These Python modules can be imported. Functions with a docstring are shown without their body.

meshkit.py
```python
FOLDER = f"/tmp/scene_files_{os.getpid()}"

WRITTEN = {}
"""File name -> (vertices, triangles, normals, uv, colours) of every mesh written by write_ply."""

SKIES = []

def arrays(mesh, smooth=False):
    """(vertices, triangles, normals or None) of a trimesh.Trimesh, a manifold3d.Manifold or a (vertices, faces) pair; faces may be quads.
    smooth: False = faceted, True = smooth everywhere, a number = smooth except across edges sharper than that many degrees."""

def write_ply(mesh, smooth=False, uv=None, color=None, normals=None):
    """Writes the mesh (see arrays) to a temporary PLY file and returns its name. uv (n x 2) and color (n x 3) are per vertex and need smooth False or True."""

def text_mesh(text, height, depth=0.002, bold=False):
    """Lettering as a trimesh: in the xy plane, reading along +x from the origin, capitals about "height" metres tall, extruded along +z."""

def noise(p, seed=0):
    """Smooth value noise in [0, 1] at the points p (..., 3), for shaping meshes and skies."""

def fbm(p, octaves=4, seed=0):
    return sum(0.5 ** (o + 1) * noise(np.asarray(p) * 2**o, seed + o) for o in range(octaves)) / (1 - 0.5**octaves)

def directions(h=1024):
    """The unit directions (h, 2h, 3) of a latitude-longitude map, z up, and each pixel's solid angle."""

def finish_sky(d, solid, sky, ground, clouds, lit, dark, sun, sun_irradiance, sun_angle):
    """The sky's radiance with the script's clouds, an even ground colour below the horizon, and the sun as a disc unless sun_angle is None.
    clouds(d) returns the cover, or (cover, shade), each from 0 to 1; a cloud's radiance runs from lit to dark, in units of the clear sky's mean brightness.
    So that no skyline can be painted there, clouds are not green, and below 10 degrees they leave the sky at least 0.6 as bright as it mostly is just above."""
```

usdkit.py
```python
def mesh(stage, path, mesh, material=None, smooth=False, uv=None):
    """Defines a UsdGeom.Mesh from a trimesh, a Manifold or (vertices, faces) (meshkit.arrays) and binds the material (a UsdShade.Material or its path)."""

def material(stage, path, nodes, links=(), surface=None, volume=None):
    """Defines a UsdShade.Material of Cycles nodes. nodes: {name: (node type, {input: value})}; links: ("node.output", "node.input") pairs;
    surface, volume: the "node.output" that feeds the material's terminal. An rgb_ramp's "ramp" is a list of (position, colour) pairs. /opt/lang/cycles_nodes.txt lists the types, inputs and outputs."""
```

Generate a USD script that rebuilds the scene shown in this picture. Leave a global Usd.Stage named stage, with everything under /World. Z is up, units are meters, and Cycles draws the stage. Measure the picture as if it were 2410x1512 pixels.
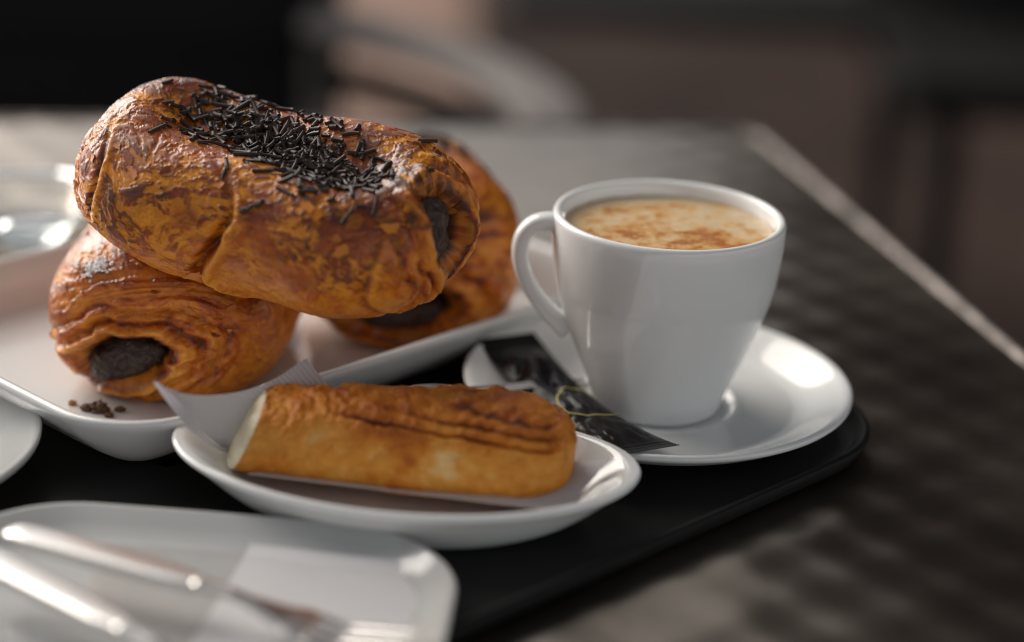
import math, random
import numpy as np, trimesh
import usdkit, meshkit
from meshkit import fbm, noise
from pxr import Usd, UsdGeom, UsdLux, UsdShade, Gf, Sdf, Vt

stage = Usd.Stage.CreateInMemory()
UsdGeom.SetStageUpAxis(stage, UsdGeom.Tokens.z)
UsdGeom.SetStageMetersPerUnit(stage, 1.0)
world = UsdGeom.Xform.Define(stage, '/World')
stage.SetDefaultPrim(world.GetPrim())
UsdGeom.Scope.Define(stage, '/World/Looks')
rng = random.Random(7)
nrg = np.random.default_rng(7)

# ------------------------------------------------------------------ camera
FPX, PITCH, ROLL, CAMH = 5009.0, 0.365, 0.048, 0.297      # focal length in 1/2410 picture widths
FOCUS, FSTOP, EXPOSURE = 0.694, 2.9, 0.56
cam = UsdGeom.Camera.Define(stage, '/World/camera')
fw = np.array([0, math.cos(PITCH), -math.sin(PITCH)]); up0 = np.array([0, math.sin(PITCH), math.cos(PITCH)]); rt0 = np.array([1.0, 0, 0])
rt = math.cos(ROLL) * rt0 + math.sin(ROLL) * up0; up = math.cos(ROLL) * up0 - math.sin(ROLL) * rt0
M = Gf.Matrix4d(*rt, 0, *up, 0, *(-fw), 0, 0, 0, CAMH, 1)
UsdGeom.Xformable(cam).AddTransformOp().Set(M)
cam.CreateHorizontalApertureAttr(36.0); cam.CreateVerticalApertureAttr(36.0 * 642 / 1024)
cam.CreateFocalLengthAttr(36.0 * FPX / 2410)
cam.CreateClippingRangeAttr(Gf.Vec2f(0.02, 200))
cam.CreateFocusDistanceAttr(FOCUS); cam.CreateFStopAttr(FSTOP)
cam.CreateExposureAttr(EXPOSURE)

# ------------------------------------------------------------------ sky and sun (overcast daylight, brighter from the left and behind)
SUN = np.array([-0.63, 0.59, 0.51]); SUN /= np.linalg.norm(SUN)
elev, rot = math.asin(SUN[2]), math.atan2(SUN[0], SUN[1])
sky = UsdLux.DomeLight.Define(stage, '/World/sky')
skym = usdkit.material(stage, '/World/Looks/sky_light', {
    'tex': ('sky_texture', {'sky_type': 'single_scattering', 'sun_disc': False, 'sun_elevation': elev, 'sun_rotation': rot, 'aerosol_density': 2.0}),
    'grey': ('hsv', {'saturation': 0.22, 'value': 1.0}),
    'tc': ('texture_coordinate', {}),
    'n': ('noise_texture', {'scale': 2.2, 'detail': 6.0, 'roughness': 0.55}),
    'r': ('rgb_ramp', {'ramp': [(0.38, (0.55, 0.55, 0.56)), (0.62, (1.25, 1.22, 1.17))]}),
    'm': ('mix_color', {'blend_type': 'multiply', 'fac': 1.0}),
    'bg': ('background_shader', {'strength': 0.070})},
    [('tex.color', 'grey.color'), ('tc.generated', 'n.vector'), ('n.fac', 'r.fac'), ('grey.color', 'm.a'), ('r.color', 'm.b'), ('m.result', 'bg.color')], surface='bg.background')
UsdShade.MaterialBindingAPI.Apply(sky.GetPrim()).Bind(skym)
sky.GetPrim().SetCustomDataByKey('kind', 'structure')
sun = UsdLux.DistantLight.Define(stage, '/World/sun')
sun.CreateIntensityAttr(0.62); sun.CreateAngleAttr(50.0); sun.CreateNormalizeAttr(True) if hasattr(sun, 'CreateNormalizeAttr') else None
sun.CreateColorAttr(Gf.Vec3f(1.0, 0.93, 0.84))
zc = SUN; xc = np.cross([0, 0, 1.0], zc); xc /= np.linalg.norm(xc); yc = np.cross(zc, xc)
UsdGeom.Xformable(sun).AddTransformOp().Set(Gf.Matrix4d(*xc, 0, *yc, 0, *zc, 0, 0, 0, 3, 1))
sun.GetPrim().SetCustomDataByKey('kind', 'helper')

# ------------------------------------------------------------------ scene helpers
taken = {}
def numbered(parent, name):
    k = (str(parent), name); n = taken.get(k, 0); taken[k] = n + 1
    return name if n == 0 else f'{name}_{n:03d}'
def tag(p, label=None, cat=None, group=None, kind=None):
    p = p.GetPrim() if hasattr(p, 'GetPrim') else p
    for k, v in (('label', label), ('category', cat), ('group', group), ('kind', kind)):
        if v: p.SetCustomDataByKey(k, v)
    return p
def matrix(loc=(0, 0, 0), X=(1, 0, 0), Y=(0, 1, 0), Z=(0, 0, 1)):
    return Gf.Matrix4d(*map(float, X), 0, *map(float, Y), 0, *map(float, Z), 0, *map(float, loc), 1)
def rotm(yaw=0, tilt_axis=None, tilt=0):
    c, s = math.cos(yaw), math.sin(yaw)
    R = np.array([[c, -s, 0], [s, c, 0], [0, 0, 1.0]])
    if tilt_axis is not None:
        a = np.array(tilt_axis, float); a /= np.linalg.norm(a)
        R = trimesh.transformations.rotation_matrix(tilt, a)[:3, :3] @ R
    return R
def thing(name, label, cat, loc=(0, 0, 0), R=None, group=None, kind=None):
    path = '/World/' + numbered('/World', name)
    x = UsdGeom.Xform.Define(stage, path)
    R = np.eye(3) if R is None else R
    x.AddTransformOp().Set(matrix(loc, R[:, 0], R[:, 1], R[:, 2]))
    return tag(x, label, cat, group, kind)
def obj(name, mesh, mat, parent=None, smooth=True, label=None, cat=None, group=None, kind=None, tone=None, loc=None):
    base = '/World' if parent is None else str(parent.GetPath() if not hasattr(parent, 'GetPrim') else parent.GetPrim().GetPath())
    path = base + '/' + numbered(base, name)
    m = usdkit.mesh(stage, path, mesh, mat, smooth=smooth)
    if tone is not None:
        pv = UsdGeom.PrimvarsAPI(m).CreatePrimvar('tone', Sdf.ValueTypeNames.Color3fArray, 'vertex')
        pv.Set(Vt.Vec3fArray.FromNumpy(np.asarray(tone, np.float32)))
    if loc is not None: m.AddTranslateOp().Set(Gf.Vec3d(*map(float, loc)))
    return tag(m, label, cat, group, kind)
def mat(name, nodes, links=(), surface='p.BSDF', volume=None):
    return usdkit.material(stage, '/World/Looks/' + name, nodes, list(links), surface=surface, volume=volume)
def plain(name, color, rough=0.5, **kw):
    d = {'base_color': color, 'roughness': rough}; d.update(kw)
    return mat(name, {'p': ('principled_bsdf', d)})

# ------------------------------------------------------------------ mesh helpers
def grid(P, closed_u=False, closed_v=False):
    """P: (nu, nv, 3) -> trimesh-like (v, f)."""
    nu, nv = P.shape[:2]
    iu = np.arange(nu if closed_u else nu - 1); iv = np.arange(nv if closed_v else nv - 1)
    a, b = np.meshgrid(iu, iv, indexing='ij'); a2, b2 = (a + 1) % nu, (b + 1) % nv
    f = np.stack([a * nv + b, a2 * nv + b, a2 * nv + b2, a * nv + b2], -1).reshape(-1, 4)
    return P.reshape(-1, 3), f
def tri(vf):
    v, f = vf
    f = np.asarray(f)
    if f.shape[1] == 4: f = np.vstack([f[:, [0, 1, 2]], f[:, [0, 2, 3]]])
    return trimesh.Trimesh(v, f, process=False)
def join(*ms): return trimesh.util.concatenate([m if isinstance(m, trimesh.Trimesh) else tri(m) for m in ms])
def smooth_profile(pts, n):
    """Catmull-Rom resampling of a polyline to n points (arc-length-ish)."""
    p = np.asarray(pts, float); q = np.vstack([2 * p[0] - p[1], p, 2 * p[-1] - p[-2]])
    out = []
    for i in range(1, len(q) - 2):
        t = np.linspace(0, 1, 24, endpoint=False)[:, None]
        a, b, c, d = q[i - 1], q[i], q[i + 1], q[i + 2]
        out.append(0.5 * (2 * b + (c - a) * t + (2 * a - 5 * b + 4 * c - d) * t ** 2 + (3 * b - a - 3 * c + d) * t ** 3))
    out = np.vstack(out + [p[-1:]])
    s = np.r_[0, np.cumsum(np.linalg.norm(np.diff(out, axis=0), axis=1))]
    u = np.linspace(0, s[-1], n)
    return np.stack([np.interp(u, s, out[:, k]) for k in range(out.shape[1])], 1)
def lathe(profile, n=128):
    p = np.asarray(profile, float); t = np.linspace(0, 2 * np.pi, n, endpoint=False)
    P = np.stack([p[:, None, 0] * np.cos(t), p[:, None, 0] * np.sin(t), np.repeat(p[:, 1:2], n, 1)], -1)
    return grid(P, closed_v=True)
def sweep(path, widths, thick, nsec=16, e=1.0, upv=(0, 0, 1), cap=True):
    """Superellipse section swept along path; widths across, thick along the local up."""
    p = np.asarray(path, float); n = len(p)
    w = np.broadcast_to(np.asarray(widths, float), n); h = np.broadcast_to(np.asarray(thick, float), n)
    T = np.gradient(p, axis=0); T /= np.linalg.norm(T, axis=1, keepdims=True)
    U = np.asarray(upv, float); S = np.cross(T, U); S /= np.maximum(np.linalg.norm(S, axis=1, keepdims=True), 1e-9); N = np.cross(S, T)
    t = np.linspace(0, 2 * np.pi, nsec, endpoint=False)
    c = np.sign(np.cos(t)) * np.abs(np.cos(t)) ** e; s = np.sign(np.sin(t)) * np.abs(np.sin(t)) ** e
    P = p[:, None] + S[:, None] * (c * w[:, None] / 2)[..., None] + N[:, None] * (s * h[:, None] / 2)[..., None]
    v, f = grid(P, closed_v=True)
    m = tri((v, f))
    if cap:
        v = np.vstack([v, p[:1], p[-1:]]); k = len(v)
        f0 = [[(j + 1) % nsec, j, k - 2] for j in range(nsec)]; b = (n - 1) * nsec
        f1 = [[b + j, b + (j + 1) % nsec, k - 1] for j in range(nsec)]
        m = trimesh.Trimesh(v, np.vstack([m.faces, f0, f1]), process=False)
    m.faces = m.faces[:, ::-1]
    return m
def rrect(a, b, r, ncorner=14, nside=16, bow=0.0):
    """Rounded rectangle outline (half sizes a, b), sides bowed out by `bow`."""
    r = min(r, a - 1e-5, b - 1e-5)
    pts = []
    for cx, cy, t0 in ((a - r, b - r, 0), (-(a - r), b - r, 90), (-(a - r), -(b - r), 180), (a - r, -(b - r), 270)):
        t = np.radians(np.linspace(t0, t0 + 90, ncorner))
        pts.append(np.stack([cx + r * np.cos(t), cy + r * np.sin(t)], 1))
    out = []
    for k in range(4):
        out.append(pts[k]); u = np.linspace(0, 1, nside + 2)[1:-1, None]
        out.append(pts[k][-1] * (1 - u) + pts[(k + 1) % 4][0] * u)
    o = np.vstack(out)
    if bow:
        o = o + np.stack([np.sign(o[:, 0]) * bow * (1 - (o[:, 1] / b) ** 2) * np.clip(np.abs(o[:, 0]) / a, 0, 1) ** 2,
                          np.sign(o[:, 1]) * bow * (1 - (o[:, 0] / a) ** 2) * np.clip(np.abs(o[:, 1]) / b, 0, 1) ** 2], 1)
    return o
def loft(a, b, r, profile, bow=0.0, close_in=True, close_out=True):
    """profile: (inset, z) from underside centre-ish outwards, over the rim, inwards; closed with discs."""
    rings = []
    for off, z in profile:
        o = rrect(a - off, b - off, max(r - off, 0.004), bow=bow)
        rings.append(np.c_[o, np.full(len(o), z)])
    P = np.array(rings)
    ext = []
    if close_out: P = np.concatenate([np.array([[0.02, 0.02, 1], [0.5, 0.5, 1]])[:, None] * P[:1], P])
    if close_in: P = np.concatenate([P, np.array([[0.7, 0.7, 1], [0.35, 0.35, 1], [0.02, 0.02, 1]])[:, None] * P[-1:]])
    return grid(P, closed_v=True)
def box(sx, sy, sz, c=(0, 0, 0), bevel=0.0):
    if bevel:
        import manifold3d as m3
        r = bevel
        s = m3.Manifold.sphere(r, 12)
        m = m3.Manifold.batch_hull([s.translate((x * (sx / 2 - r), y * (sy / 2 - r), z * (sz / 2 - r))) for x in (-1, 1) for y in (-1, 1) for z in (-1, 1)])
        q = m.to_mesh(); t = trimesh.Trimesh(q.vert_properties[:, :3], q.tri_verts, process=False)
    else:
        t = trimesh.creation.box((sx, sy, sz))
    t.apply_translation(c); return t
def sstep(x, a, b):
    t = np.clip((x - a) / (b - a), 0, 1); return t * t * (3 - 2 * t)

# ------------------------------------------------------------------ materials
def porcelain(name, col=(0.74, 0.745, 0.735)):
    return mat(name, {'tc': ('texture_coordinate', {}), 'n': ('noise_texture', {'scale': 60.0, 'detail': 3.0}),
        'rr': ('map_range', {'from_min': 0.3, 'from_max': 0.7, 'to_min': 0.07, 'to_max': 0.13}),
        'n2': ('noise_texture', {'scale': 35.0, 'detail': 2.0}), 'b': ('bump', {'strength': 0.06, 'distance': 0.0004}),
        'p': ('principled_bsdf', {'base_color': col, 'specular_ior_level': 0.5, 'subsurface_weight': 0.05, 'subsurface_radius': (1, 0.9, 0.8), 'subsurface_scale': 0.002})},
        [('tc.object', 'n.vector'), ('n.fac', 'rr.value'), ('rr.result', 'p.roughness'), ('tc.object', 'n2.vector'), ('n2.fac', 'b.height'), ('b.normal', 'p.normal')])
CHINA = porcelain('white_porcelain'); CHINA2 = porcelain('plate_porcelain', (0.66, 0.66, 0.655)); CHINA3 = porcelain('shaded_white_porcelain', (0.42, 0.423, 0.42))  # last one: white china with shade put into its colour, for front-left dishes
TRAY = mat('black_tray_plastic', {'tc': ('texture_coordinate', {}), 'n': ('noise_texture', {'scale': 900.0, 'detail': 2.0}), 'b': ('bump', {'strength': 0.15, 'distance': 0.0003}),
        'p': ('principled_bsdf', {'base_color': (0.010, 0.0095, 0.0095), 'roughness': 0.40, 'specular_ior_level': 0.12})},
        [('tc.object', 'n.vector'), ('n.fac', 'b.height'), ('b.normal', 'p.normal')])
STEEL = mat('brushed_cutlery_steel', {'tc': ('texture_coordinate', {}), 'n': ('noise_texture', {'scale': 300.0, 'detail': 2.0}), 'b': ('bump', {'strength': 0.05, 'distance': 0.0003}),
        'p': ('principled_bsdf', {'base_color': (0.86, 0.83, 0.80), 'metallic': 1.0, 'roughness': 0.25})},
        [('tc.object', 'n.vector'), ('n.fac', 'b.height'), ('b.normal', 'p.normal')])
ALU = plain('satin_aluminium', (0.45, 0.43, 0.42), 0.38, metallic=1.0)
# cafe table: steel sheet pressed with a pattern of overlapping swirls
TABLE = mat('swirled_table_steel', {
        'tc': ('texture_coordinate', {}),
        'mp': ('mapping', {'scale': (27.0, 27.0, 27.0), 'rotation': (0, 0, 0.12)}),
        'sx': ('separate_xyz', {}),
        'wn': ('noise_texture', {'scale': 7.0, 'detail': 2.0}), 'ws': ('vector_math', {'math_type': 'multiply_add', 'vector2': (0.40, 0.40, 0.0)}), 'fx': ('math', {'math_type': 'multiply', 'value2': 6.2832}), 'fy': ('math', {'math_type': 'multiply', 'value2': 6.2832}),
        'cx': ('math', {'math_type': 'sine'}), 'cy': ('math', {'math_type': 'sine'}),
        'm': ('math', {'math_type': 'multiply'}),
        'n': ('noise_texture', {'scale': 9.0, 'detail': 3.0}),
        'add': ('math', {'math_type': 'multiply_add', 'value2': 3.2}),
        'b': ('bump', {'strength': 0.34, 'distance': 0.0010}),
        'n2': ('noise_texture', {'scale': 5.0, 'detail': 5.0, 'roughness': 0.6}),
        'cr': ('rgb_ramp', {'ramp': [(0.3, (0.41, 0.345, 0.29)), (0.7, (0.60, 0.515, 0.44))]}),
        'rr': ('map_range', {'from_min': 0.3, 'from_max': 0.7, 'to_min': 0.20, 'to_max': 0.30}),
        'p': ('principled_bsdf', {'metallic': 1.0})},
        [('tc.object', 'mp.vector'), ('tc.object', 'wn.vector'), ('wn.color', 'ws.vector1'), ('mp.vector', 'ws.vector3'), ('ws.vector', 'sx.vector'), ('sx.x', 'fx.value1'), ('sx.y', 'fy.value1'), ('fx.value', 'cx.value1'), ('fy.value', 'cy.value1'),
         ('cx.value', 'm.value1'), ('cy.value', 'm.value2'), ('tc.object', 'n.vector'), ('n.fac', 'add.value1'), ('m.value', 'add.value3'), ('add.value', 'b.height'),
         ('tc.object', 'n2.vector'), ('n2.fac', 'cr.fac'), ('n2.fac', 'rr.value'), ('cr.color', 'p.base_color'), ('rr.result', 'p.roughness'), ('b.normal', 'p.normal')])
EDGE = mat('table_edge_aluminium', {'tc': ('texture_coordinate', {}), 'n': ('noise_texture', {'scale': 80.0, 'detail': 3.0}),
        'cr': ('rgb_ramp', {'ramp': [(0.35, (0.07, 0.061, 0.057)), (0.65, (0.19, 0.167, 0.157))]}),
        'p': ('principled_bsdf', {'metallic': 1.0, 'roughness': 0.5})}, [('tc.object', 'n.vector'), ('n.fac', 'cr.fac'), ('cr.color', 'p.base_color')])
PALE = plain('pale_grey_metal', (0.60, 0.54, 0.53), 0.5)
ARM = plain('grey_painted_metal', (0.24, 0.215, 0.205), 0.6, specular_ior_level=0.15)
GLASS = plain('clear_glass', (0.93, 0.96, 0.95), 0.03, transmission_weight=1.0, ior=1.48)
BLACK = plain('black_lacquer', (0.009, 0.0085, 0.0085), 0.6, specular_ior_level=0.12)
WEAVE = plain('black_woven_resin', (0.018, 0.0172, 0.0172), 0.8, specular_ior_level=0.02)
FLOOR = mat('dark_paving', {'tc': ('texture_coordinate', {}), 'n': ('noise_texture', {'scale': 1.3, 'detail': 5.0, 'roughness': 0.6}),
        'cr': ('rgb_ramp', {'ramp': [(0.35, (0.028, 0.0185, 0.016)), (0.55, (0.052, 0.033, 0.028)), (0.7, (0.105, 0.064, 0.053))]}),
        'p': ('principled_bsdf', {'roughness': 0.85, 'specular_ior_level': 0.08})}, [('tc.object', 'n.vector'), ('n.fac', 'cr.fac'), ('cr.color', 'p.base_color')])
PAVE = mat('pale_pink_paving', {'tc': ('texture_coordinate', {}), 'n': ('noise_texture', {'scale': 2.2, 'detail': 4.0}), 'cr': ('rgb_ramp', {'ramp': [(0.35, (0.20, 0.132, 0.107)), (0.65, (0.42, 0.285, 0.23))]}), 'p': ('principled_bsdf', {'roughness': 0.85, 'specular_ior_level': 0.08})}, [('tc.object', 'n.vector'), ('n.fac', 'cr.fac'), ('cr.color', 'p.base_color')])
WALLM = mat('dark_brown_wall', {'tc': ('texture_coordinate', {}), 'n': ('noise_texture', {'scale': 1.5, 'detail': 5.0}),
        'cr': ('rgb_ramp', {'ramp': [(0.35, (0.018, 0.013, 0.011)), (0.7, (0.042, 0.030, 0.026))]}),
        'p': ('principled_bsdf', {'roughness': 0.85, 'specular_ior_level': 0.08})}, [('tc.object', 'n.vector'), ('n.fac', 'cr.fac'), ('cr.color', 'p.base_color')])
# pastry: the mesh attribute tone = (browning, torn flake, charring)
def pastry_mat(name, dark=1.0, coat=0.62):
    k = dark
    return mat(name, {
        'a': ('attribute', {'attribute': 'tone'}), 's': ('separate_color', {}),
        'tc': ('texture_coordinate', {}),
        'n1': ('noise_texture', {'scale': 190.0, 'detail': 6.0, 'roughness': 0.66, 'distortion': 0.3}),
        'n2': ('noise_texture', {'scale': 620.0, 'detail': 4.0, 'roughness': 0.6}),
        'o1': ('math', {'math_type': 'multiply_add', 'value2': 0.70, 'value3': -0.35}),
        't': ('math', {'math_type': 'add'}),
        'ramp': ('rgb_ramp', {'ramp': [(0.0, (0.74 * k, 0.32 * k, 0.045 * k)), (0.25, (0.64 * k, 0.200 * k, 0.014 * k)), (0.5, (0.44 * k, 0.092 * k, 0.005 * k)), (0.72, (0.23 * k, 0.038 * k, 0.003 * k)), (1.0, (0.075 * k, 0.014 * k, 0.003 * k))]}),
        'flk': ('mix_color', {'blend_type': 'mix', 'b': (0.74 * k, 0.275 * k, 0.026 * k)}),
        'fm': ('math', {'math_type': 'multiply', 'value2': 1.0, 'use_clamp': True}),
        'chr': ('mix_color', {'blend_type': 'mix', 'b': (0.018, 0.008, 0.006)}),
        'rr': ('map_range', {'from_min': 0.35, 'from_max': 0.65, 'to_min': 0.30, 'to_max': 0.55, 'clamp': True}),
        'cw': ('math', {'math_type': 'multiply_add', 'value2': -0.9 * coat, 'value3': coat, 'use_clamp': True}),
        'ba': ('math', {'math_type': 'multiply_add', 'value2': 0.45}),
        'b': ('bump', {'strength': 0.40, 'distance': 0.0006}),
        'p': ('principled_bsdf', {'specular_ior_level': 0.25, 'subsurface_weight': 0.12, 'subsurface_radius': (1.0, 0.35, 0.12), 'subsurface_scale': 0.003, 'coat_roughness': 0.20, 'coat_ior': 1.45})},
        [('a.color', 's.color'), ('tc.object', 'n1.vector'), ('tc.object', 'n2.vector'), ('n1.fac', 'o1.value1'), ('o1.value', 't.value1'), ('s.r', 't.value2'), ('t.value', 'ramp.fac'),
         ('s.g', 'fm.value1'), ('fm.value', 'flk.fac'), ('ramp.color', 'flk.a'), ('flk.result', 'chr.a'), ('s.b', 'chr.fac'), ('chr.result', 'p.base_color'),
         ('n1.fac', 'rr.value'), ('rr.result', 'p.roughness'), ('s.g', 'cw.value1'), ('cw.value', 'p.coat_weight'),
         ('n2.fac', 'ba.value1'), ('n1.fac', 'ba.value3'), ('ba.value', 'b.height'), ('b.normal', 'p.normal')])
PASTRY = pastry_mat('glazed_pastry', 0.95)
CHOC = mat('baked_chocolate', {'tc': ('texture_coordinate', {}), 'n': ('noise_texture', {'scale': 260.0, 'detail': 5.0, 'roughness': 0.6}), 'v': ('voronoi_texture', {'scale': 210.0, 'feature': 'distance_to_edge'}),
        'vm': ('map_range', {'from_min': 0.0, 'from_max': 0.06, 'clamp': True}), 'ad': ('math', {'math_type': 'multiply_add', 'value2': 0.8}),
        'b': ('bump', {'strength': 0.6, 'distance': 0.0009}), 'cr': ('rgb_ramp', {'ramp': [(0.35, (0.022, 0.010, 0.007)), (0.7, (0.058, 0.030, 0.022))]}),
        'p': ('principled_bsdf', {'roughness': 0.42, 'specular_ior_level': 0.5})},
        [('tc.object', 'n.vector'), ('tc.object', 'v.vector'), ('v.distance', 'vm.value'), ('vm.result', 'ad.value1'), ('n.fac', 'ad.value3'), ('ad.value', 'b.height'), ('n.fac', 'cr.fac'), ('cr.color', 'p.base_color'), ('b.normal', 'p.normal')])
FLAKEM = [plain('golden_flake', (0.62, 0.20, 0.014), 0.38), plain('amber_flake', (0.46, 0.135, 0.010), 0.35), plain('dark_flake', (0.24, 0.055, 0.006), 0.35)]
SPRINK = [plain('sprinkle_chocolate_dark', (0.020, 0.0115, 0.0085), 0.42, specular_ior_level=0.35), plain('sprinkle_chocolate', (0.032, 0.018, 0.0135), 0.48, specular_ior_level=0.35), plain('sprinkle_chocolate_bloomed', (0.055, 0.034, 0.027), 0.55, specular_ior_level=0.3)]
SUGAR = plain('icing_sugar', (0.82, 0.82, 0.82), 0.8)
CRUMBM = plain('pastry_crumb', (0.10, 0.045, 0.018), 0.7); CRUMBL = plain('pale_pastry_crumb', (0.42, 0.19, 0.05), 0.7)

# ------------------------------------------------------------------ setting
gv = np.array([[-12, -6, -0.75], [12, -6, -0.75], [12, 14, -0.75], [-12, 14, -0.75]], float)
obj('ground', (gv, np.array([[0, 1, 2, 3]])), FLOOR, smooth=False, label='dark reddish brown paved terrace floor behind and below the table', kind='structure')
pv_ = np.array([[-4.0, 3.2, -0.746], [-0.06, 3.2, -0.746], [-0.30, 9.0, -0.746], [-4.0, 9.0, -0.746]], float)
obj('pavement', (pv_, np.array([[0, 1, 2, 3]])), PAVE, smooth=False, label='pale pinkish pavement beyond the chairs', kind='structure')
obj('wall', box(9.0, 0.25, 10.5, (5.0, 5.6, 4.5)), WALLM, smooth=False, label='dark brown facade mirrored in the right half of the table top', cat='wall', kind='structure')

# cafe table
TZ = -0.004
table = thing('cafe_table', 'square-cornered cafe table with swirled grey metal top and rounded pale metal edge', 'table', (0, 0, 0))
FR = np.array([0.122, 1.092]); u1 = np.array([-1, -math.tan(math.radians(7.9))]); u1 /= np.linalg.norm(u1); u2 = np.array([math.sin(math.radians(14.0)), -math.cos(math.radians(14.0))])
def table_outline(off, rc=0.028):
    c = [FR, FR + u1 * 0.9, FR + u1 * 0.9 + u2 * 1.05, FR + u2 * 1.05]
    from shapely.geometry import Polygon
    g = Polygon(c).buffer(-rc - off).buffer(rc, quad_segs=16)
    return g
g0 = table_outline(0.0)
top = trimesh.creation.extrude_polygon(table_outline(0.004), 0.022, engine='earcut'); top.apply_translation((0, 0, TZ - 0.022))
obj('tabletop', top, TABLE, table, smooth=30)
def ring_of(g, n=900):
    L = g.exterior.length; return np.array([g.exterior.interpolate(L * i / n).coords[0] for i in range(n)])
outer = ring_of(table_outline(-0.0025))
prof = [(-0.0105, -0.004), (-0.0060, -0.0003), (-0.0045, 0.0014), (-0.0025, 0.0016), (-0.0004, 0.0004), (0.0010, -0.004), (0.0012, -0.012), (0.0008, -0.022), (-0.0010, -0.027), (-0.006, -0.028), (-0.0105, -0.024)]
d = np.roll(outer, -1, 0) - np.roll(outer, 1, 0); d /= np.linalg.norm(d, axis=1, keepdims=True); nn = np.stack([d[:, 1], -d[:, 0]], 1)
if ((outer - outer.mean(0)) * nn).sum() < 0: nn = -nn
P = np.array([[(*(o + n_ * a), TZ + b) for a, b in prof] for o, n_ in zip(outer, nn)])
obj('edge_trim', grid(P, True, True), EDGE, table)
obj('pedestal', tri(lathe([(0.0, -0.75), (0.22, -0.75), (0.22, -0.735), (0.04, -0.715), (0.03, -0.70), (0.03, -0.06), (0.09, -0.04), (0.09, -0.027), (0.0, -0.027)], 48)).apply_translation((-0.28, 0.55, 0)), BLACK, table, smooth=40)

# tray
ta = math.radians(45.6); tu = np.array([math.cos(ta), math.sin(ta)]); tn = np.array([-math.sin(ta), math.cos(ta)])
corner_u, n_lo, n_hi = 0.591, 0.374, 0.668
TL = 0.43
tc_ = tu * (corner_u - TL / 2) + tn * (n_lo + n_hi) / 2
tray = thing('serving_tray', 'black plastic serving tray carrying the cups and plates', 'tray', (tc_[0], tc_[1], 0), rotm(ta))
obj('tray_base', loft(TL / 2, (n_hi - n_lo) / 2, 0.048, [(0.012, -0.0037), (0.006, -0.0036), (0.0035, -0.0022), (0.001, 0.0018), (0.0002, 0.0036), (0.0006, 0.0046), (0.0018, 0.0049), (0.0032, 0.0044), (0.0052, 0.0018), (0.0075, 0.0004), (0.012, 0.0)]), TRAY, tray)

# ------------------------------------------------------------------ porcelain: cup, saucers, plates
CUP = np.array([0.052, 0.693])
saucer_prof = smooth_profile([(0.0005, 0.0016), (0.030, 0.0016), (0.0345, 0.0012), (0.0355, 0.0), (0.040, 0.0), (0.042, 0.0012), (0.050, 0.0030), (0.0595, 0.0070), (0.0662, 0.0108), (0.0680, 0.0122), (0.0683, 0.0132), (0.0674, 0.0140), (0.0655, 0.0136), (0.0610, 0.0112), (0.0555, 0.0083), (0.0510, 0.0064), (0.0465, 0.0058), (0.0310, 0.0056), (0.0292, 0.0059), (0.0278, 0.0057), (0.0268, 0.0044), (0.0258, 0.0040), (0.014, 0.0040), (0.0005, 0.0040)], 130)
def saucer(label, loc, R=None, prof=saucer_prof, m=CHINA, group=None, name='saucer'):
    t = thing(name, label, 'saucer', loc, R, group)
    obj('dish', lathe(prof, 192), m, t)
    return t
saucer('white saucer under the coffee cup with the black sugar stick on it', (CUP[0], CUP[1], 0.0))
cup = thing('coffee_cup', 'white porcelain coffee cup filled with foamy coffee, handle to the left', 'cup', (CUP[0], CUP[1], 0.0041))
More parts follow.
